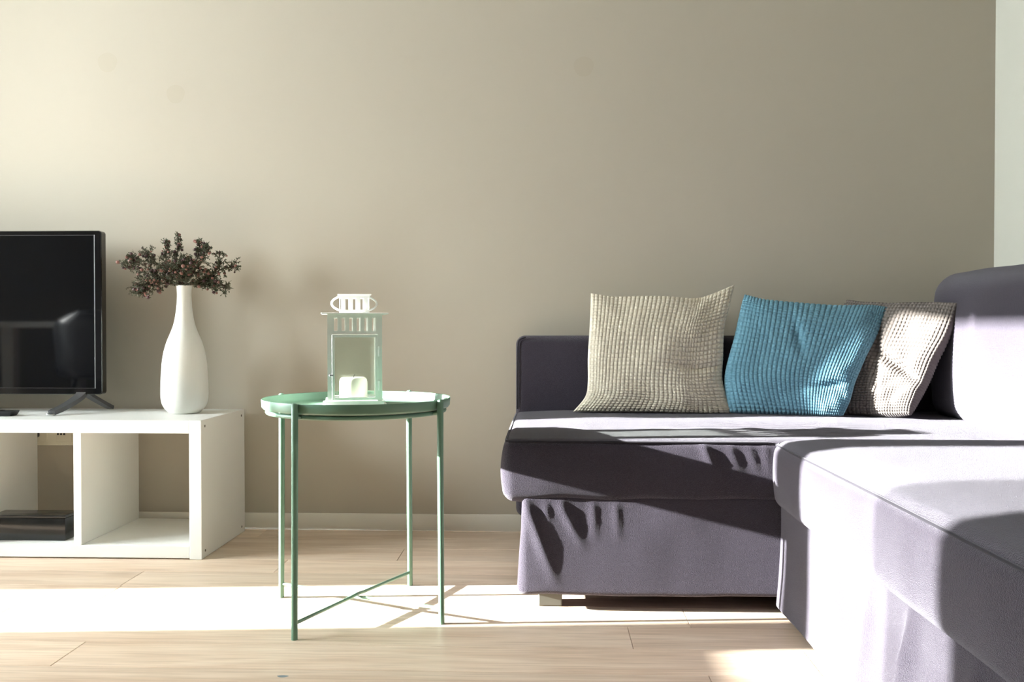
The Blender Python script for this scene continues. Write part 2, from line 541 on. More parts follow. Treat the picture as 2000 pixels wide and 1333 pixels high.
def ridge(x, z, p0, p1, w, a, asym=0.45):
    """fold running from p0 to p1 in the (x, z) plane, sharper on its right flank"""
    d = np.array([p1[0] - p0[0], p1[1] - p0[1]]); L = np.hypot(*d); d /= L
    t = ((x - p0[0]) * d[0] + (z - p0[1]) * d[1]) / L
    n = (x - p0[0]) * -d[1] + (z - p0[1]) * d[0]
    s = np.where(np.sign(d[1]) * -n > 0, w * asym, w) if False else w
    e = np.exp(-(n / s) ** 2)
    tap = np.clip((t + 0.1) / 0.2, 0, 1) * np.clip((1.05 - t) / 0.6, 0, 1)
    return a * e * tap

def pxz(px, py, Y): p = onY(px, py, Y); return (p[0], p[2])

SKF = 2.233   # skirt front plane
skirt_folds = [((1026, 984), (1088, 1145), 0.014, 0.0055), ((1066, 984), (1072, 1030), 0.007, 0.0016), ((1094, 984), (1142, 1075), 0.012, 0.0036),
               ((1158, 984), (1163, 1060), 0.009, 0.0020), ((1203, 986), (1208, 1062), 0.010, 0.0018)]
def skirt_deform(P, N):
    x, y_, z = P[:, 0].copy(), P[:, 1].copy(), P[:, 2].copy()
    m = np.clip(-N[:, 1], 0, 1)
    d = 0.0030 * vnoise(x * 9 + 3, z * 7, 1) + 0.0002 * vnoise(x * 21, z * 14 + 5, 2)
    for a, b, w, amp in skirt_folds: d = d + ridge(x, z, pxz(*a, SKF), pxz(*b, SKF), w, amp)
    P[:, 1] -= m * d
    P[:, 1] -= m * (0.010 - 0.014 * np.clip((z - 0.04) / 0.23, 0, 1))
    ml = np.clip(-N[:, 0], 0, 1)
    P[:, 0] -= ml * (0.003 * vnoise(y_ * 8, z * 6, 4) + 0.012 * np.clip((0.2 - z) / 0.16, 0, 1))
    bt = z < 0.05
    P[bt, 2] += 0.0025 * vnoise(x[bt] * 11, y_[bt] * 0 + 2, 8)
    return P
soft_box('seat_skirt', (-0.062, SKF, 0.038), (1.30, 2.985, 0.285), 0.014, M['sofa'], sofa, 0.007, skirt_deform)

cush_folds = [((1372, 866), (1402, 935), 0.010, 0.0038), ((1424, 872), (1448, 925), 0.009, 0.0022), ((1462, 874), (1482, 928), 0.008, 0.0020), ((1494, 868), (1500, 930), 0.008, 0.0015)]
def seat_deform(P, N):
    x, y_, z = P[:, 0].copy(), P[:, 1].copy(), P[:, 2].copy()
    u = (x + 0.115) / 1.3; v = (y_ - Fy) / 0.75
    top = np.clip(N[:, 2], 0, 1)
    inn = np.clip(u * 8, 0, 1) * np.clip(v * 5, 0, 1)
    wr = np.exp(-((x - 0.62) / 0.28) ** 2) * np.exp(-((y_ - 2.50) / 0.13) ** 2)
    P[:, 2] += top * (0.006 * inn + 0.002 * vnoise(x * 6, y_ * 9, 11) * inn
                      + wr * 0.0045 * np.sin((y_ * 1.0 + 0.10 * x + 0.02 * vnoise(x * 10, y_ * 10, 12)) * 150))
    fr = np.clip(-N[:, 1], 0, 1)
    d = 0.0022 * vnoise(x * 8, z * 9, 13) + 0.0002 * vnoise(x * 20, z * 18, 14)
    d = d + 0.005 * np.sin(np.clip((z - 0.268) / 0.15, 0, 1) * math.pi)
    for a, b, w, amp in cush_folds: d = d + ridge(x, z, pxz(*a, Fy), pxz(*b, Fy), w, amp)
    P[:, 1] -= fr * d
    # wavy lower edge
    lowr = np.clip((0.30 - z) / 0.03, 0, 1)
    P[:, 2] += lowr * 0.003 * np.sin(x * 31)
    lf = np.clip(-N[:, 0], 0, 1)
    P[:, 0] -= lf * (0.010 * np.sin(np.clip((z - 0.268) / 0.15, 0, 1) * math.pi) + 0.002 * vnoise(y_ * 8, z * 9, 15))
    return P
soft_box('seat_cushion', (-0.105, Fy, 0.268), (1.30, 2.985, ZS + 0.002), 0.022, M['sofa'], sofa, 0.008, seat_deform)
# piping of the seat panel
pp = []
for q in [(-0.100, 2.97), (-0.101, 2.9), (-0.102, 2.6), (-0.102, 2.33), (-0.101, 2.262), (-0.095, 2.247), (-0.080, 2.240), (0.0, 2.238), (0.3, 2.238), (0.54, 2.238)]:
    pp.append((q[0], q[1], ZS - 0.0045))
pp = smooth_curve(pp, 60)
tube('piping', pp, 0.0036, M['piping'], sofa, 6)

def low_back(P, N):
    x, y_, z = P[:, 0].copy(), P[:, 1].copy(), P[:, 2].copy()
    P[:, 1] -= np.clip(-N[:, 1], 0, 1) * 0.002 * vnoise(x * 6, z * 6, 21)
    return P
soft_box('low_backrest', (-0.103, 2.992, 0.07), (WX - 0.005, WY - 0.014, 0.672), 0.03, M['sofa'], sofa, 0.03, low_back)
tube('piping', smooth_curve([(-0.097, 2.994, 0.43), (-0.097, 2.994, 0.55), (-0.095, 2.994, 0.640), (-0.088, 2.994, 0.660), (-0.070, 2.994, 0.667)], 24), 0.003, M['piping'], sofa, 6)

# long side with chaise towards the camera
CX = 0.553
CH0 = 0.80
def chaise_deform(P, N):
    x, y_, z = P[:, 0].copy(), P[:, 1].copy(), P[:, 2].copy()
    u = np.clip((x - CX) / 0.10, 0, 1); v = np.clip((2.24 - y_) / 0.14, 0, 1)
    top = np.clip(N[:, 2], 0, 1)
    P[:, 2] += top * (0.016 * u ** 0.7 * v ** 0.7 + 0.0025 * vnoise(x * 5, y_ * 5, 31) * u * v)
    lf = np.clip(-N[:, 0], 0, 1)
    P[:, 0] -= lf * (0.006 * np.sin(np.clip((z - 0.262) / 0.16, 0, 1) * math.pi) + 0.003 * vnoise(y_ * 7, z * 8, 32) + 0.0015 * vnoise(y_ * 17, z * 10, 33))
    fe = np.clip(N[:, 1], 0, 1)
    P[:, 1] += fe * 0.004
    return P
soft_box('chaise_cushion', (CX - 0.004, CH0, 0.262), (1.30, 2.228, ZS + 0.003), 0.028, M['sofa'], sofa, 0.010, chaise_deform)
def chaise_skirt(P, N):
    x, y_, z = P[:, 0].copy(), P[:, 1].copy(), P[:, 2].copy()
    lf = np.clip(-N[:, 0], 0, 1)
    d = 0.004 * vnoise(y_ * 6, z * 5, 41) + 0.002 * vnoise(y_ * 16, z * 9, 42) + 0.008 * np.clip((0.2 - z) / 0.18, 0, 1)
    for yc, amp in ((1.43, 0.02), (1.22, 0.012), (1.62, 0.008)):
        d = d + amp * np.exp(-((y_ - yc + 0.15 * (z - 0.2)) / 0.022) ** 2) * np.clip((0.28 - z) / 0.1, 0, 1)
    P[:, 0] -= lf * d
    return P
soft_box('chaise_skirt', (CX + 0.012, CH0 + 0.01, 0.012), (1.30, 2.236, 0.28), 0.014, M['sofa'], sofa, 0.010, chaise_skirt)
tube('piping', smooth_curve([(CX + 0.001, CH0 + 0.03, ZS - 0.007), (CX + 0.001, 1.5, ZS - 0.006), (CX + 0.001, 2.15, ZS - 0.007), (CX + 0.004, 2.205, ZS - 0.006), (CX + 0.03, 2.228, ZS - 0.004), (CX + 0.2, 2.232, ZS - 0.004), (1.15, 2.232, ZS - 0.004)], 80), 0.0028, M['piping'], sofa, 6)

def back_deform(P, N):
    x, y_, z = P[:, 0].copy(), P[:, 1].copy(), P[:, 2].copy()
    # front face leans back at the top and bellies out lower down
    k = np.clip((z - 0.42) / 0.45, 0, 1)
    P[:, 0] += (1.49 - x) / 0.29 * (0.012 * k ** 2.0)
    lf = np.clip(-N[:, 0], 0, 1)
    e = np.clip((2.93 - y_) / 0.12, 0, 1)
    P[:, 0] -= lf * e * (0.022 * np.sin(np.clip(k, 0, 1) * math.pi) + 0.003 * vnoise(y_ * 6, z * 6, 51))
    tp = np.clip(N[:, 2], 0, 1)
    P[:, 2] += tp * 0.003 * vnoise(x * 8, y_ * 6, 52)
    return P
soft_box('back_cushion', (1.196, CH0 + 0.05, 0.41), (1.482, 2.925, 0.868), 0.07, M['sofa'], sofa, 0.014, back_deform)
box('back_frame', (1.305, CH0 + 0.02, 0.03), (1.485, 2.985, 0.42), M['sofa'], sofa, 0.01, 2)
for fx, fy in ((-0.022, 2.268), (-0.022, 2.90), (0.66, 0.86), (1.40, 0.86), (1.40, 2.88)):
    box('foot', (fx, fy, 0.0005), (fx + 0.06, fy + 0.06, 0.042), M['foot'], sofa, 0.003)

# ------------------------------------------------------------------ cushions with a nubby waffle weave
def pillow(name, label, edges, depth, m, thick, n_nub, seed, bulge=(1.0, 0.85), nub=0.0048, shift=(0, 0, 0), dents=(), group='scatter cushions on the sofa'):
    """edges: px polylines top (TL>TR), right (TR>BR), bottom (BL>BR), left (TL>BL); depth: Y of TL, TR, BR, BL"""
    S = n_nub * 6 + 1
    yTL, yTR, yBR, yBL = depth
    def edge(pts, ya, yb):
        c = smooth_curve(pts, S)
        t = np.linspace(0, 1, S)
        return np.array([onY(p[0], p[1], ya + (yb - ya) * k) for p, k in zip(c, t)])
    T, R_, B, L = edge(edges[0], yTL, yTR), edge(edges[1], yTR, yBR), edge(edges[2], yBL, yBR), edge(edges[3], yTL, yBL)
    s = np.linspace(0, 1, S)
    U, Vv = np.meshgrid(s, s, indexing='ij')       # U along top, V downward
    u, v = U[..., None], Vv[..., None]
    C = (1 - v) * T[:, None] + v * B[:, None] + (1 - u) * L[None] + u * R_[None] \
        - ((1 - u) * (1 - v) * T[0] + u * (1 - v) * T[-1] + (1 - u) * v * B[0] + u * v * B[-1])
    C = C + np.array(shift)
    nrm = np.cross(C[-1, -1] - C[0, 0], C[-1, 0] - C[0, -1]); nrm /= np.linalg.norm(nrm)
    if nrm[1] > 0: nrm = -nrm
    a, b = 2 * U - 1, 2 * Vv - 1
    prof = np.clip((1 - a ** 2) * (1 - b ** 2), 0, 1) ** 0.38
    mask = np.clip(prof * 2.0, 0, 1)
    wr = 0.006 * vnoise(U * 4 + 1, Vv * 4, seed) + 0.003 * vnoise(U * 9, Vv * 9 + 3, seed + 1)
    # pinch creases towards the corners
    rr = np.minimum.reduce([np.hypot(U - i, Vv - j) for i in (0, 1) for j in (0, 1)])
    wr = wr + 0.0018 * np.exp(-((rr - 0.22) / 0.1) ** 2) * np.sin(np.arctan2(b, a) * 18)
    for du, dv, ang, ln, wd, amp in dents:
        ca, sa = math.cos(ang), math.sin(ang)
        p = (U - du) * ca + (Vv - dv) * sa; q = -(U - du) * sa + (Vv - dv) * ca
        wr = wr + amp * np.exp(-(p / ln) ** 2 - (q / wd) ** 2)
    th_f = thick * bulge[0] * prof + wr * mask
    th_b = thick * bulge[1] * prof + wr * mask * 0.3
    P = [C + nrm * th_f[..., None], C - nrm * th_b[..., None]]
    # nub relief
    ph = np.abs(((U * n_nub) % 1.0) * 2 - 1); pv = np.abs(((Vv * n_nub) % 1.0) * 2 - 1)
    h = (1 - ph ** 5) * (1 - pv ** 4)
    border = np.minimum.reduce([U, 1 - U, Vv, 1 - Vv])
    for k in (0, 1):
        du = np.gradient(P[k], axis=0); dv = np.gradient(P[k], axis=1)
        nn = np.cross(dv, du); nn /= np.maximum(1e-9, np.linalg.norm(nn, axis=-1, keepdims=True))
        sgn = np.sign((nn * nrm).sum(-1).mean()) * (1 if k == 0 else -1)
        P[k] = P[k] + nn * sgn * (nub * (h - 0.5) * np.clip(border * 60, 0, 1))[..., None]
    N2 = S * S
    idx = np.arange(N2).reshape(S, S)
    qf = np.stack([idx[:-1, :-1], idx[:-1, 1:], idx[1:, 1:], idx[1:, :-1]], -1).reshape(-1, 4)
    V = np.concatenate([P[0].reshape(-1, 3), P[1].reshape(-1, 3)])
    bd = np.zeros((S, S), bool); bd[0] = bd[-1] = True; bd[:, 0] = bd[:, -1] = True
    remap = np.arange(2 * N2)
    remap[N2:][bd.ravel()] = idx[bd]
    V[:N2][bd.ravel()] = (V[:N2][bd.ravel()] + V[N2:][bd.ravel()]) / 2
    Fq = np.concatenate([qf, remap[qf[:, ::-1] + N2]])
    used = np.unique(Fq)
    re = np.zeros(2 * N2, int); re[used] = np.arange(len(used))
    org = V[used].mean(0); org[2] = V[used][:, 2].min()
    o = mk(name, V[used], re[Fq], m, None, angle=None, origin=tuple(org))
    return tag(o, label, 'cushion', group)

pillow('throw_cushion', 'beige waffle-knit square cushion with pointed top corner, leaning on the low sofa back',
       [[(1154, 573), (1200, 580), (1250, 580), (1300, 581), (1352, 584), (1385, 577), (1435, 556)],
        [(1435, 556), (1424, 600), (1414, 645), (1412, 700), (1411, 744), (1423, 785), (1434, 808)],
        [(1119, 805), (1165, 806), (1230, 806), (1300, 807), (1360, 809), (1434, 808)],
        [(1154, 573), (1153, 610), (1151, 650), (1148, 700), (1148, 745), (1143, 775), (1119, 805)]],
       (2.968, 2.968, 2.88, 2.872), M['beige_fabric'], 0.066, 36, 3, dents=((0.80, 0.55, 0.1, 0.16, 0.03, -0.018),))
pillow('throw_cushion', 'teal blue waffle-knit cushion slumped between the beige and the taupe one',
       [[(1454, 576), (1498, 589), (1566, 595), (1643, 599), (1700, 598), (1735, 600)],
        [(1735, 600), (1715, 654), (1690, 704), (1671, 747), (1660, 785), (1647, 812)],
        [(1424, 807), (1504, 811), (1572, 814), (1610, 815), (1647, 812)],
        [(1454, 576), (1447, 600), (1434, 660), (1418, 720), (1415, 755), (1424, 807)]],
       (2.97, 2.855, 2.775, 2.875), M['blue_fabric'], 0.072, 36, 7, dents=((0.42, 0.35, 1.2, 0.12, 0.03, -0.012), (0.75, 0.68, -0.2, 0.2, 0.035, -0.014)))
pillow('throw_cushion', 'taupe ribbed cushion half hidden behind the teal one, beside the tall back cushion',
       [[(1655, 586), (1700, 592), (1760, 594), (1820, 592), (1872, 592)],
        [(1872, 592), (1857, 648), (1830, 702), (1812, 744), (1794, 778), (1778, 811)],
        [(1560, 810), (1620, 812), (1693, 814), (1740, 814), (1778, 811)],
        [(1655, 586), (1630, 650), (1600, 720), (1580, 770), (1560, 810)]],
       (3.01, 2.69, 2.70, 2.935), M['grey_fabric'], 0.060, 36, 12, nub=0.0055, dents=((0.72, 0.50, 0.5, 0.2, 0.035, -0.022), (0.5, 0.4, 1.3, 0.3, 0.03, -0.012)))

# ------------------------------------------------------------------ white cube shelf unit
cab = thing('shelf_unit', 'long low white open shelf unit standing under the television', 'shelf unit', (-1.77, 2.88, 0))
X1, X0, Y0, Y1 = -1.036, -2.506, 2.687, 3.077
T = 0.040
box('side_panel', (X1 - 0.0375, Y0 - 0.001, 0.0005), (X1, Y1, 0.42), M['cab'], cab, 0.001)
box('side_panel', (X0, Y0 - 0.001, 0.0005), (X0 + 0.0375, Y1, 0.42), M['cab'], cab, 0.001)
box('top_panel', (X0 + 0.038, Y0, 0.38), (X1 - 0.038, Y1, 0.4195), M['cab'], cab, 0.001)
box('bottom_panel', (X0 + 0.038, Y0, 0.004), (X1 - 0.038, Y1, 0.041), M['cab'], cab, 0.001)
for dx in (-1.429, -1.785, -2.141):
    box('divider', (dx, Y0 + 0.002, 0.041), (dx + 0.024, Y1, 0.38), M['cab'], cab, 0.0008)
for yy, zz in ((2.715, 0.400), (3.045, 0.400), (2.715, 0.022), (3.045, 0.022)):
    V = [(X1 + 0.0006, yy, zz)] + [(X1 + 0.0006, yy + 0.004 * math.cos(a), zz + 0.004 * math.sin(a)) for a in np.linspace(0, 2 * math.pi, 13)[:-1]]
    V2 = [(X1 - 0.003, p[1], p[2]) for p in V]
    Fc = [(0, 1 + k, 1 + (k + 1) % 12) for k in range(12)] + [(1 + k, 14 + k, 14 + (k + 1) % 12, 1 + (k + 1) % 12) for k in range(12)]
    mk('screw', V + V2, Fc, M['screw'], cab, smooth=False)

# storage box on the lower shelf
sb = thing('storage_box', 'black glossy lidded box lying on the lower shelf', 'box', (-1.60, 2.775, 0.0415))
box('body', (-1.715, 2.738, 0.0415), (-1.482, 2.815, 0.110), M['box'], sb, 0.002, 2)
box('lid', (-1.717, 2.736, 0.1105), (-1.480, 2.817, 0.120), M['box'], sb, 0.002, 2)

# wall socket behind the unit
sk = thing('wall_socket', 'cream wall socket plate with black plug, seen through the shelf unit', 'socket', (-1.73, WY, 0.32))
box('plate', (-1.86, WY - 0.009, 0.288), (-1.645, WY, 0.37), M['plate'], sk, 0.003, 2)
for xm in (-1.795, -1.707):
    md = box('socket_insert', (xm - 0.028 + 0.028, WY - 0.0115, 0.300), (xm + 0.056, WY - 0.0085, 0.358), M['plate'], sk, 0.001)
for hx in (-1.700, -1.689, -1.678):
    bm = bmesh.new()
    bmesh.ops.create_cone(bm, cap_ends=True, segments=12, radius1=0.0035, radius2=0.0035, depth=0.003, matrix=Matrix.Translation((hx, WY - 0.0118, 0.328)) @ Matrix.Rotation(math.pi / 2, 4, 'X'))
    bm_obj('socket_hole', bm, M['dark_hole'], sk)
pg = box('plug', (-1.792, WY - 0.045, 0.318), (-1.764, WY - 0.0116, 0.345), M['black_plastic'], sk, 0.004, 2)
tube('cable', smooth_curve([(-1.778, WY - 0.045, 0.331), (-1.79, WY - 0.07, 0.325), (-1.82, WY - 0.06, 0.28), (-1.86, WY - 0.03, 0.2), (-1.9, WY - 0.025, 0.09)], 24), 0.003, M['black_plastic'], sk, 6)

# ------------------------------------------------------------------ television
tvY = 2.925
TX1, TX0, TZ0, TZ1 = -1.4565, -2.376, 0.479, 1.016
tv = thing('television', 'black flat screen television on splayed feet on the white shelf unit', 'television', (-1.92, 2.94, 0.42))
def rrect(x0, x1, z0, z1, r, y, n=6):
    P = []
    for cx, cz, a0 in ((x1 - r, z1 - r, 0), (x0 + r, z1 - r, 90), (x0 + r, z0 + r, 180), (x1 - r, z0 + r, 270)):
        for k in range(n + 1):
            a = math.radians(a0 + 90 * k / n)
            P.append((cx + r * math.cos(a), y, cz + r * math.sin(a)))
    return P
# bezel: outer rounded ring, front, inner opening
ix0, ix1, iz0, iz1 = TX0 + 0.021, TX1 - 0.021, TZ0 + 0.020, TZ1 - 0.014
o_f = rrect(TX0 + 0.002, TX1 - 0.002, TZ0 + 0.002, TZ1 - 0.002, 0.010, tvY)
o_m = rrect(TX0, TX1, TZ0, TZ1, 0.011, tvY + 0.003)
o_b = rrect(TX0, TX1, TZ0, TZ1, 0.011, tvY + 0.030)
i_f = rrect(ix0, ix1, iz0, iz1, 0.001, tvY)
i_b = rrect(ix0, ix1, iz0, iz1, 0.001, tvY + 0.004)
rings = [o_b, o_m, o_f, i_f, i_b]
n = len(o_f)
V = [p for r_ in rings for p in r_]
Fc = [(i * n + k, i * n + (k + 1) % n, (i + 1) * n + (k + 1) % n, (i + 1) * n + k) for i in range(4) for k in range(n)]
Fc.append(tuple(range(n)))
mk('bezel', V, Fc, M['gloss_black'], tv, angle=30)
mk('screen', [(ix0, tvY + 0.003, iz0), (ix1, tvY + 0.003, iz0), (ix1, tvY + 0.003, iz1), (ix0, tvY + 0.003, iz1)], [(0, 1, 2, 3)], M['screen'], tv, smooth=False)
box('trim_line', (ix1 - 0.0035, tvY - 0.0006, iz0), (ix1 - 0.0005, tvY + 0.0034, iz1), M['silver'], tv)
box('trim_line', (ix0, tvY - 0.0006, iz0 + 0.0002), (ix1 - 0.004, tvY + 0.0034, iz0 + 0.0012), M['tvleg'], tv)
box('trim_line', (ix0, tvY - 0.0006, iz1 - 0.0012), (ix1 - 0.004, tvY + 0.0034, iz1 - 0.0002), M['tvleg'], tv)
box('back_housing', (TX0 + 0.12, tvY + 0.0305, TZ0 + 0.03), (TX1 - 0.12, tvY + 0.075, TZ1 - 0.12), M['black_plastic'], tv, 0.02, 3)
def tv_foot(xm):
    def strip(path, w, th):
        V, Fc = [], []
        P = [Vector(p) for p in path]
        for i, p in enumerate(P):
            t = (P[min(i + 1, len(P) - 1)] - P[max(i - 1, 0)]).normalized()
            s = Vector((1, 0, 0)); nn = t.cross(s).normalized()
            ww = w[i]
            for a, b in ((-1, -1), (1, -1), (1, 1), (-1, 1)): V.append(p + s * a * ww / 2 + nn * b * th / 2)
        for i in range(len(P) - 1):
            for k in range(4): Fc.append((i * 4 + k, i * 4 + (k + 1) % 4, i * 4 + 4 + (k + 1) % 4, i * 4 + 4 + k))
        Fc += [(3, 2, 1, 0), tuple(len(V) - 4 + k for k in range(4))]
        return V, Fc
    f = smooth_curve([(xm + 0.02, tvY + 0.012, 0.492), (xm + 0.020, tvY + 0.000, 0.476), (xm + 0.012, tvY - 0.035, 0.458), (xm - 0.005, tvY - 0.075, 0.4395), (xm - 0.020, tvY - 0.104, 0.4285)], 18)
    V, Fc = strip(f, np.linspace(0.034, 0.022, 18), 0.015)
    lg = mk('stand_foot', V, Fc, M['tvleg'], tv, angle=30)
    box('foot_tip', (xm - 0.031, tvY - 0.117, 0.4203), (xm - 0.009, tvY - 0.103, 0.4265), M['chrome'], lg, 0.002, 2)
    g = smooth_curve([(xm + 0.022, tvY + 0.014, 0.492), (xm + 0.027, tvY + 0.03, 0.478), (xm + 0.045, tvY + 0.07, 0.452), (xm + 0.062, tvY + 0.118, 0.4265)], 14)
    V, Fc = strip(g, np.linspace(0.028, 0.022, 14), 0.012)
    mk('stand_foot', V, Fc, M['tvleg'], tv, angle=30)
tv_foot(-1.548); tv_foot(-2.30)

rc = thing('remote_control', 'slim black remote control lying on the white top before the television', 'remote', (-1.76, 2.80, 0.42))
bm = bmesh.new()
add_box(bm, (-1.86, 2.785, 0.4203), (-1.684, 2.83, 0.436))
for v in bm.verts:
    if v.co.z > 0.43: v.co.x += 0.008 if v.co.x > -1.75 else -0.004; v.co.y += 0.004 if v.co.y < 2.8 else 0.004
bmesh.ops.bevel(bm, geom=list(bm.edges), offset=0.003, segments=2, affect='EDGES', profile=0.5)
bm_obj('body', bm, M['black_plastic'], rc, smooth=True)
for i in range(6):
    for j in range(2):
        box('button', (-1.85 + i * 0.024, 2.797 + j * 0.016, 0.4355), (-1.838 + i * 0.024, 2.805 + j * 0.016, 0.4375), M['gloss_black'], rc)

# ------------------------------------------------------------------ vase with sprigs
VX, VY = -1.182, 2.925
vp = [(0, 0.0), (4.2, 0.0), (4.7, 0.1), (5.6, 0.9), (6.5, 2.0), (7.1, 3.4), (7.4, 5.4), (7.42, 8.0), (7.25, 12.5), (6.95, 16.5), (6.4, 20.0), (5.5, 23.2), (4.45, 25.8), (3.5, 28.4), (2.9, 31.0), (2.5, 34.0), (2.28, 37.0), (2.25, 39.2), (2.40, 41.0), (2.45, 41.5),
      (2.2, 41.5), (2.0, 40.0), (2.0, 37.0), (2.5, 31.0), (2.5, 30.0), (0, 30.0)]
vsc = smooth_curve([(a, b) for a, b in vp[1:20]], 70)
prof = [(0, 0)] + [(max(0.001, a / 100), b / 100) for a, b in vsc] + [(a / 100, b / 100) for a, b in vp[20:]]
vz = thing('vase', 'chalky white bottle vase holding dark berry sprigs on the shelf unit', 'vase', (VX, VY, 0.4203))
lathe('body', prof, M['vase'], vz, 72, local=True, angle=50)

MOUTH = Vector((VX, VY, 0.4203 + 0.41))
bsph = bmesh.new(); bmesh.ops.create_icosphere(bsph, subdivisions=2, radius=1.0)
BER = bpy.data.meshes.new('berry'); bsph.to_mesh(BER); bsph.free(); BER.shade_smooth()
BER2 = BER.copy()
BER.materials.append(M['berry']); BER2.materials.append(M['berry_dark'])
def sprig(label, paths, seed, dy, nb=24, drop=0.0):
    rg = random.Random(seed)
    st = thing('berry_sprig', label, 'sprig', tuple(MOUTH), 0, 'berry sprigs in the white vase')
    SV, SF, LV, LF = [], [], [], []
    def addtube(path, r0, r1, n=5):
        V, Fc = tube_data(path, list(np.linspace(r0, r1, len(path))), n)
        o = len(SV); SV.extend(V); SF.extend([tuple(i + o for i in f) for f in Fc])
    def leaf(p, d, L, wd):
        d = d.normalized(); s = d.cross(Vector((rg.uniform(-1, 1), rg.uniform(-1, 1), rg.uniform(-1, 1)))).normalized()
        nn = d.cross(s) * 0.18 * L
        o = len(LV)
        LV.extend([p, p + d * L * 0.5 + s * wd - nn * 0.3, p + d * L + nn * 0.2, p + d * L * 0.5 - s * wd - nn * 0.3, p + d * L * 0.5 + nn * 0.5])
        LF.extend([(o, o + 1, o + 4), (o + 1, o + 2, o + 4), (o + 2, o + 3, o + 4), (o + 3, o, o + 4)])
    tips = []
    for path in paths:
        pts = [MOUTH + Vector((rg.uniform(-.008, .008), rg.uniform(-.008, .008), -0.06))]
        pts.append(MOUTH + Vector((rg.uniform(-.008, .008), rg.uniform(-.008, .008), 0.004)))
        for k, (px, py) in enumerate(path):
            yy = VY + dy * (k + 1) / len(path) + rg.uniform(-.008, .008)
            pts.append(Vector(onY(px, py, yy)))
        c = [Vector(p) for p in smooth_curve([tuple(p) for p in pts], 26)]
        addtube(c, 0.0022, 0.0010)
        L = len(c)
        rv = lambda k=1.0: Vector((rg.gauss(0, k), rg.gauss(0, k), rg.gauss(0, k)))
        for i in range(9, L):
            tdir = (c[i] - c[i - 1]).normalized()
            frac = i / (L - 1)
            for rep in range(2 if frac > 0.5 else 1):
                d = (rv(0.8) + tdir * 0.9 + Vector((0, 0, 0.25 - drop))).normalized()
                bl = rg.uniform(0.012, 0.040) * (0.75 if i == L - 1 else 1.0)
                e = c[i] + d * bl
                if e.z < MOUTH.z + 0.004 and abs(e.x - VX) < 0.045: continue
                m_ = c[i].lerp(e, 0.5) + rv(0.002)
                addtube([c[i], m_, e], 0.0010, 0.0007, 4)
                for q in range(6):
                    p0 = m_.lerp(e, rg.random()) if rg.random() < 0.75 else c[i].lerp(m_, rg.random())
                    td = (rv(0.8) + d * 0.6 + Vector((0, 0, 0.15 - drop))).normalized()
                    t2 = p0 + td * rg.uniform(0.005, 0.014)
                    addtube([p0, t2], 0.0007, 0.0005, 3)
                    tips.append(t2)
                    for w_ in range(5):
                        leaf(p0.lerp(t2, rg.random()), td + rv(0.8), rg.uniform(0.004, 0.009), rg.uniform(0.0010, 0.0019))
    mk('stem', SV, SF, M['stem'], st, angle=None)
    lo = mk('leaves', LV, LF, M['leaf'], st, smooth=False); lo['kind'] = 'stuff'
    rg.shuffle(tips)
    for p in tips[:nb + 22]:
        o = bpy.data.objects.new('berry', BER if rg.random() < 0.55 else BER2)
        COL.objects.link(o); o.parent = st
        o.location = p - MOUTH
        s = rg.uniform(0.0030, 0.0062); o.scale = (s, s, s * rg.uniform(0.85, 1.05))
sprig('berry sprig drooping lowest, down to the left of the vase neck', [[(325, 555), (288, 548), (266, 572)], [(320, 553), (285, 556), (282, 570)]], 1, -0.05, 30, 0.3)
sprig('berry sprig reaching farthest left towards the television', [[(325, 548), (280, 532), (244, 518)], [(320, 545), (275, 515), (256, 508)]], 2, -0.02, 28)
sprig('berry sprig rising to the upper left of the vase mouth', [[(335, 540), (300, 510), (288, 495)], [(338, 540), (325, 505), (328, 478)], [(345, 535), (345, 500), (352, 472)]], 3, 0.03, 30)
sprig('bushy berry sprig in the centre just above the vase mouth', [[(350, 545), (340, 525), (322, 520)], [(358, 545), (365, 525), (372, 515)], [(352, 540), (352, 520), (355, 508)]], 4, -0.045, 28)
sprig('tallest berry sprig rising to the upper right of the vase mouth', [[(368, 540), (385, 505), (390, 476)], [(370, 540), (395, 510), (408, 488)]], 5, 0.0, 30)
sprig('thin berry sprig reaching farthest right from the vase', [[(385, 552), (420, 530), (430, 498)], [(388, 552), (430, 528), (458, 522)], [(388, 556), (420, 548), (440, 565)], [(385, 556), (405, 556), (416, 562)]], 6, 0.02, 30)

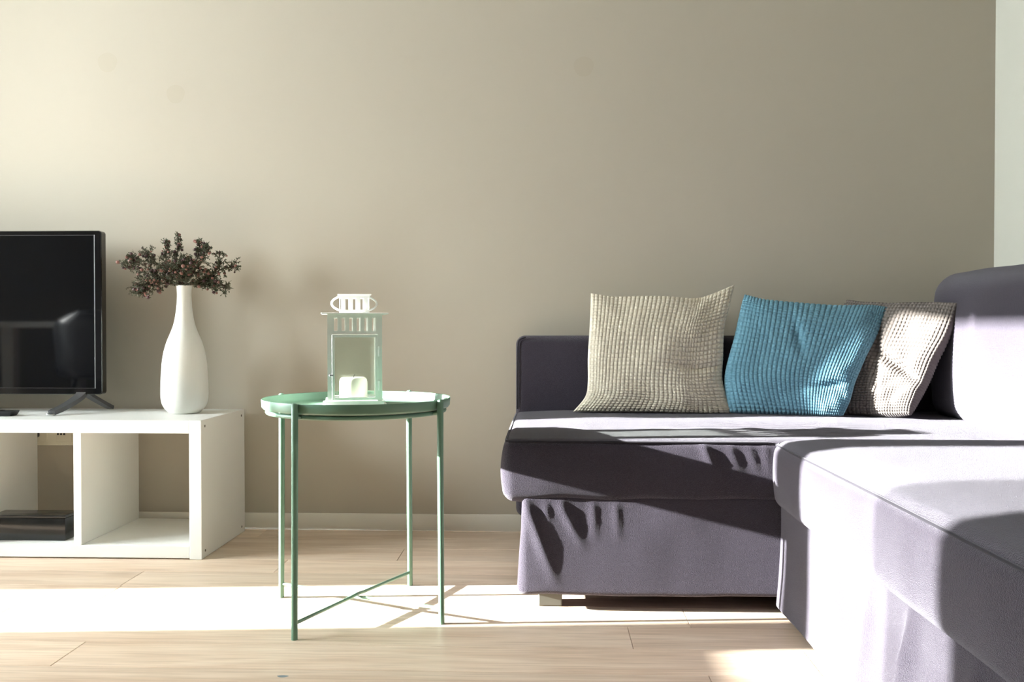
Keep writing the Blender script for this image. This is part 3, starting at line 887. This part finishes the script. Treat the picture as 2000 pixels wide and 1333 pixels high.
# ------------------------------------------------------------------ mint tray table
TC = (-0.467, 2.223)
tt = thing('tray_table', 'round mint green metal tray table on four thin legs', 'side table', (TC[0], TC[1], 0))
R = 0.2275
lathe('tray', [(0, 0.5045), (R - 0.012, 0.5045), (R - 0.005, 0.507), (R - 0.0025, 0.511), (R - 0.0012, 0.5255), (R + 0.0008, 0.5265), (R + 0.0014, 0.5250), (R + 0.0002, 0.508), (R - 0.004, 0.503), (R - 0.012, 0.5015), (0, 0.5015)], M['mint'], tt, 96, local=True, angle=50)
ring = [(0.214 * math.cos(a), 0.214 * math.sin(a), 0.4955) for a in np.linspace(0, 2 * math.pi, 73)[:-1]]
tube('support_ring', ring, 0.0055, M['mint'], tt, 8, closed=True, local=True)
rot = -1.9862
LR = 0.2365
legs = []
for k in range(4):
    a = rot + k * math.pi / 2
    bx, by = 0.2395 * math.cos(a), 0.2395 * math.sin(a)
    ux, uy = LR * math.cos(a), LR * math.sin(a)
    lg = tube('leg', [(bx, by, 0.0), (ux, uy, 0.40), (ux, uy, 0.5255), (ux * 0.998, uy * 0.998, 0.5285)], [0.0070, 0.0075, 0.0078, 0.005], M['mint'], tt, 14, local=True)
    V, Fc = tube_data([(ux, uy, 0.500), (ux * 0.955, uy * 0.955, 0.4965), (ux * 0.905, uy * 0.905, 0.4955)], [0.006, 0.0052, 0.0048], 8)
    mk('bracket', V, Fc, M['mint'], lg, local=True)
    legs.append((bx, by))
for i, j, z in ((0, 2, 0.036), (1, 3, 0.036)):
    a, b = legs[i], legs[j]
    bend = 0.0045 if i == 0 else -0.0045
    tube('cross_bar', [(a[0] * .975, a[1] * .975, z), (a[0] * .12, a[1] * .12, z + bend * .6), (0, 0, z + bend), (b[0] * .12, b[1] * .12, z + bend * .6), (b[0] * .975, b[1] * .975, z)], 0.0042, M['mint'], tt, 8, local=True)
tube('cross_screw', [(0, 0, 0.028), (0, 0, 0.045)], 0.003, M['silver'], tt, 8, local=True)

# ------------------------------------------------------------------ lantern
LZ = 0.5048
ln = thing('lantern', 'white metal house lantern with glass door standing on the mint tray', 'lantern', (-0.485, 2.275, LZ), math.radians(13.2))
def lb(name, lo, hi, m=M['lantern'], parent=ln, bev=0.0006, seg=1): return box(name, lo, hi, m, parent, bev, seg, local=True)
HB = 0.066          # half body width
lb('base_plate', (-0.078, -0.078, 0.0), (0.078, 0.078, 0.004))
lb('base_plate', (-0.071, -0.071, 0.004), (0.071, 0.071, 0.013))
zt = 0.2265         # underside of the roof
for sx in (-1, 1):
    for sy in (-1, 1):
        bm = bmesh.new()
        x0, x1 = sorted((sx * HB, sx * (HB - 0.011))); y0, y1 = sorted((sy * HB, sy * (HB - 0.0012)))
        add_box(bm, (x0, y0, 0.013), (x1, y1, zt))
        x0, x1 = sorted((sx * HB, sx * (HB - 0.0012))); y0, y1 = sorted((sy * (HB - 0.0012), sy * (HB - 0.011)))
        add_box(bm, (x0, y0, 0.013), (x1, y1, zt))
        bm_obj('corner_post', bm, M['lantern'], ln, local=True)
vz0, vz1 = 0.178, zt
def vent(axis, sg):
    bm = bmesh.new()
    hw = HB - 0.011
    n = 6; slot = 0.0088; pitch = 2 * hw / n
    def b2(a0, a1, z0, z1):
        q0, q1 = sorted((sg * HB, sg * (HB - 0.0014)))
        if axis == 'y': add_box(bm, (a0, q0, z0), (a1, q1, z1))
        else: add_box(bm, (q0, a0, z0), (q1, a1, z1))
    b2(-hw, hw, vz0, vz0 + 0.007); b2(-hw, hw, vz1 - 0.009, vz1)
    e = -hw
    for k in range(n):
        c = -hw + pitch * (k + 0.5)
        b2(e, c - slot / 2, vz0 + 0.007, vz1 - 0.009); e = c + slot / 2
    b2(e, hw, vz0 + 0.007, vz1 - 0.009)
    bm_obj('vent_band', bm, M['lantern'], ln, local=True)
for ax, sg in (('y', -1), ('y', 1), ('x', -1), ('x', 1)): vent(ax, sg)
# door on the front, fixed panes on the other sides
def pane_frame(name, axis, sg, off, fw):
    hw = HB - 0.0105; z0, z1 = 0.0155, vz0 - 0.002
    q0, q1 = sorted((sg * (HB + off), sg * (HB + off - 0.004)))
    bm = bmesh.new()
    def b2(a0, a1, c0, c1):
        if axis == 'y': add_box(bm, (a0, q0, c0), (a1, q1, c1), 0.0006)
        else: add_box(bm, (q0, a0, c0), (q1, a1, c1), 0.0006)
    b2(-hw, -hw + fw, z0, z1); b2(hw - fw, hw, z0, z1); b2(-hw + fw, hw - fw, z0, z0 + fw); b2(-hw + fw, hw - fw, z1 - fw, z1)
    o = bm_obj(name, bm, M['lantern'], ln, local=True)
    qm = (q0 + q1) / 2
    lo, hi = ((-hw + fw, qm - 0.0006, z0 + fw), (hw - fw, qm + 0.0006, z1 - fw)) if axis == 'y' else ((qm - 0.0006, -hw + fw, z0 + fw), (qm + 0.0006, hw - fw, z1 - fw))
    lb('pane', lo, hi, M['lglass'], o, 0)
    return o
door = pane_frame('door', 'y', -1, 0.002, 0.0065)
pane_frame('side_frame', 'y', 1, -0.001, 0.004); pane_frame('side_frame', 'x', -1, -0.001, 0.004); pane_frame('side_frame', 'x', 1, -0.001, 0.004)
for z in (0.05, 0.135):
    V, Fc = tube_data([(HB - 0.008, -HB - 0.003, z - 0.012), (HB - 0.008, -HB - 0.003, z + 0.012)], 0.0022, 8)
    mk('hinge', V, Fc, M['lantern'], door, local=True)
lb('latch', (-HB + 0.004, -HB - 0.006, 0.075), (-HB + 0.014, -HB - 0.0022, 0.079), M['silver'], door)
# roof, chimney, cap, ring handle
lb('roof_plate', (-0.081, -0.081, zt), (0.081, 0.081, zt + 0.003))
CHW = 0.0365
bm = bmesh.new()
add_box(bm, (-CHW, -CHW, zt + 0.003), (CHW, CHW, zt + 0.011)); 
z0, z1 = zt + 0.011, zt + 0.040
for ax in (0, 1):
    for sg in (-1, 1):
        for k in range(4):
            c = -CHW + (2 * CHW) * (k + 0.5) / 4 * 1.0
            w = 0.0051
            q0, q1 = sorted((sg * CHW, sg * (CHW - 0.0016)))
            if ax == 0: add_box(bm, (c - w, q0, z0), (c + w, q1, z1))
            else: add_box(bm, (q0, c - w, z0), (q1, c + w, z1))
add_box(bm, (-CHW, -CHW, z1), (CHW, CHW, z1 + 0.007))
bm_obj('chimney', bm, M['lantern'], ln, local=True)
lb('chimney_cap', (-0.041, -0.041, z1 + 0.007), (0.041, 0.041, z1 + 0.010))
til = math.radians(25)
rg_ = []
for a in np.linspace(0, 2 * math.pi, 65)[:-1]:
    x, y_ = 0.056 * math.cos(a), 0.056 * math.sin(a)
    rg_.append((x, y_ * math.cos(til), zt + 0.0275 + y_ * math.sin(til)))
tube('ring_handle', rg_, 0.0026, M['lantern'], ln, 8, closed=True, local=True)

cd = thing('pillar_candle', 'short white pillar candle inside the lantern', 'candle', (-0.487, 2.272, LZ + 0.0132))
cp = smooth_curve([(0.033, 0.0), (0.0345, 0.006), (0.035, 0.03), (0.0345, 0.045), (0.031, 0.053), (0.024, 0.0555), (0.016, 0.053), (0.008, 0.0525)], 30)
lathe('wax', [(0, 0)] + [(a, b) for a, b in cp] + [(0, 0.0523)], M['candle'], cd, 40, local=True, angle=60)
tube('wick', [(0, 0, 0.052), (0.001, 0, 0.058), (0.004, 0.001, 0.063)], 0.0011, M['wick'], cd, 6, local=True)

# ------------------------------------------------------------------ dining corner mirrored in the television screen
dt = thing('dining_table', 'white dining table mirrored faintly in the dark television screen', 'table', (-2.55, 0.15, 0))
box('table_top', (-3.3, -0.35, 0.70), (-1.85, 0.62, 0.735), M['table_white'], dt, 0.003, 2)
for lx in (-3.24, -2.72 + 0.0, -1.98):
    if lx == -2.72: continue
    for ly in (-0.29, 0.50): box('leg', (lx, ly, 0.0), (lx + 0.07, ly + 0.07, 0.70), M['table_white'], dt, 0.002)
dc = thing('dining_chair', 'dark shell chair mirrored faintly in the dark television screen', 'chair', (-2.38, 0.98, 0), 0)
def shell():
    nu, nv = 25, 31
    V, Fc = [], []
    for i in range(nv):
        t = i / (nv - 1)
        if t < 0.5: yy, zz = -0.22 + 0.40 * (t / 0.5), 0.44 - 0.015 * math.sin(t / 0.5 * math.pi)
        else:
            q = (t - 0.5) / 0.5
            yy, zz = 0.18 + 0.07 * q + 0.035 * math.sin(q * math.pi / 2), 0.44 + 0.35 * q ** 1.15
        wd = 0.225 * (1 - 0.12 * max(0, (t - 0.5) * 2)) * (1 - max(0, (t - 0.86) / 0.14) ** 2.5 * 0.75) * (1 - max(0, (0.1 - t) / 0.1) ** 2 * 0.4)
        for j in range(nu):
            s = -1 + 2 * j / (nu - 1)
            lift = 0.05 * abs(s) ** 3
            if t < 0.5: V.append((s * wd, yy, zz + lift))
            else: V.append((s * wd, yy - lift * 1.4, zz))
    for i in range(nv - 1):
        for j in range(nu - 1): Fc.append((i * nu + j, i * nu + j + 1, (i + 1) * nu + j + 1, (i + 1) * nu + j))
    o = mk('seat_shell', V, Fc, M['chair'], dc, local=True, angle=60)
    md = o.modifiers.new('thickness', 'SOLIDIFY'); md.thickness = 0.008; md.offset = -1
shell()
for sx in (-1, 1):
    for sy in (-1, 1):
        tube('leg', [(sx * 0.13, sy * 0.12, 0.425), (sx * 0.22, sy * 0.22, 0.0)], [0.014, 0.010], M['metal_leg'], dc, 10, local=True)
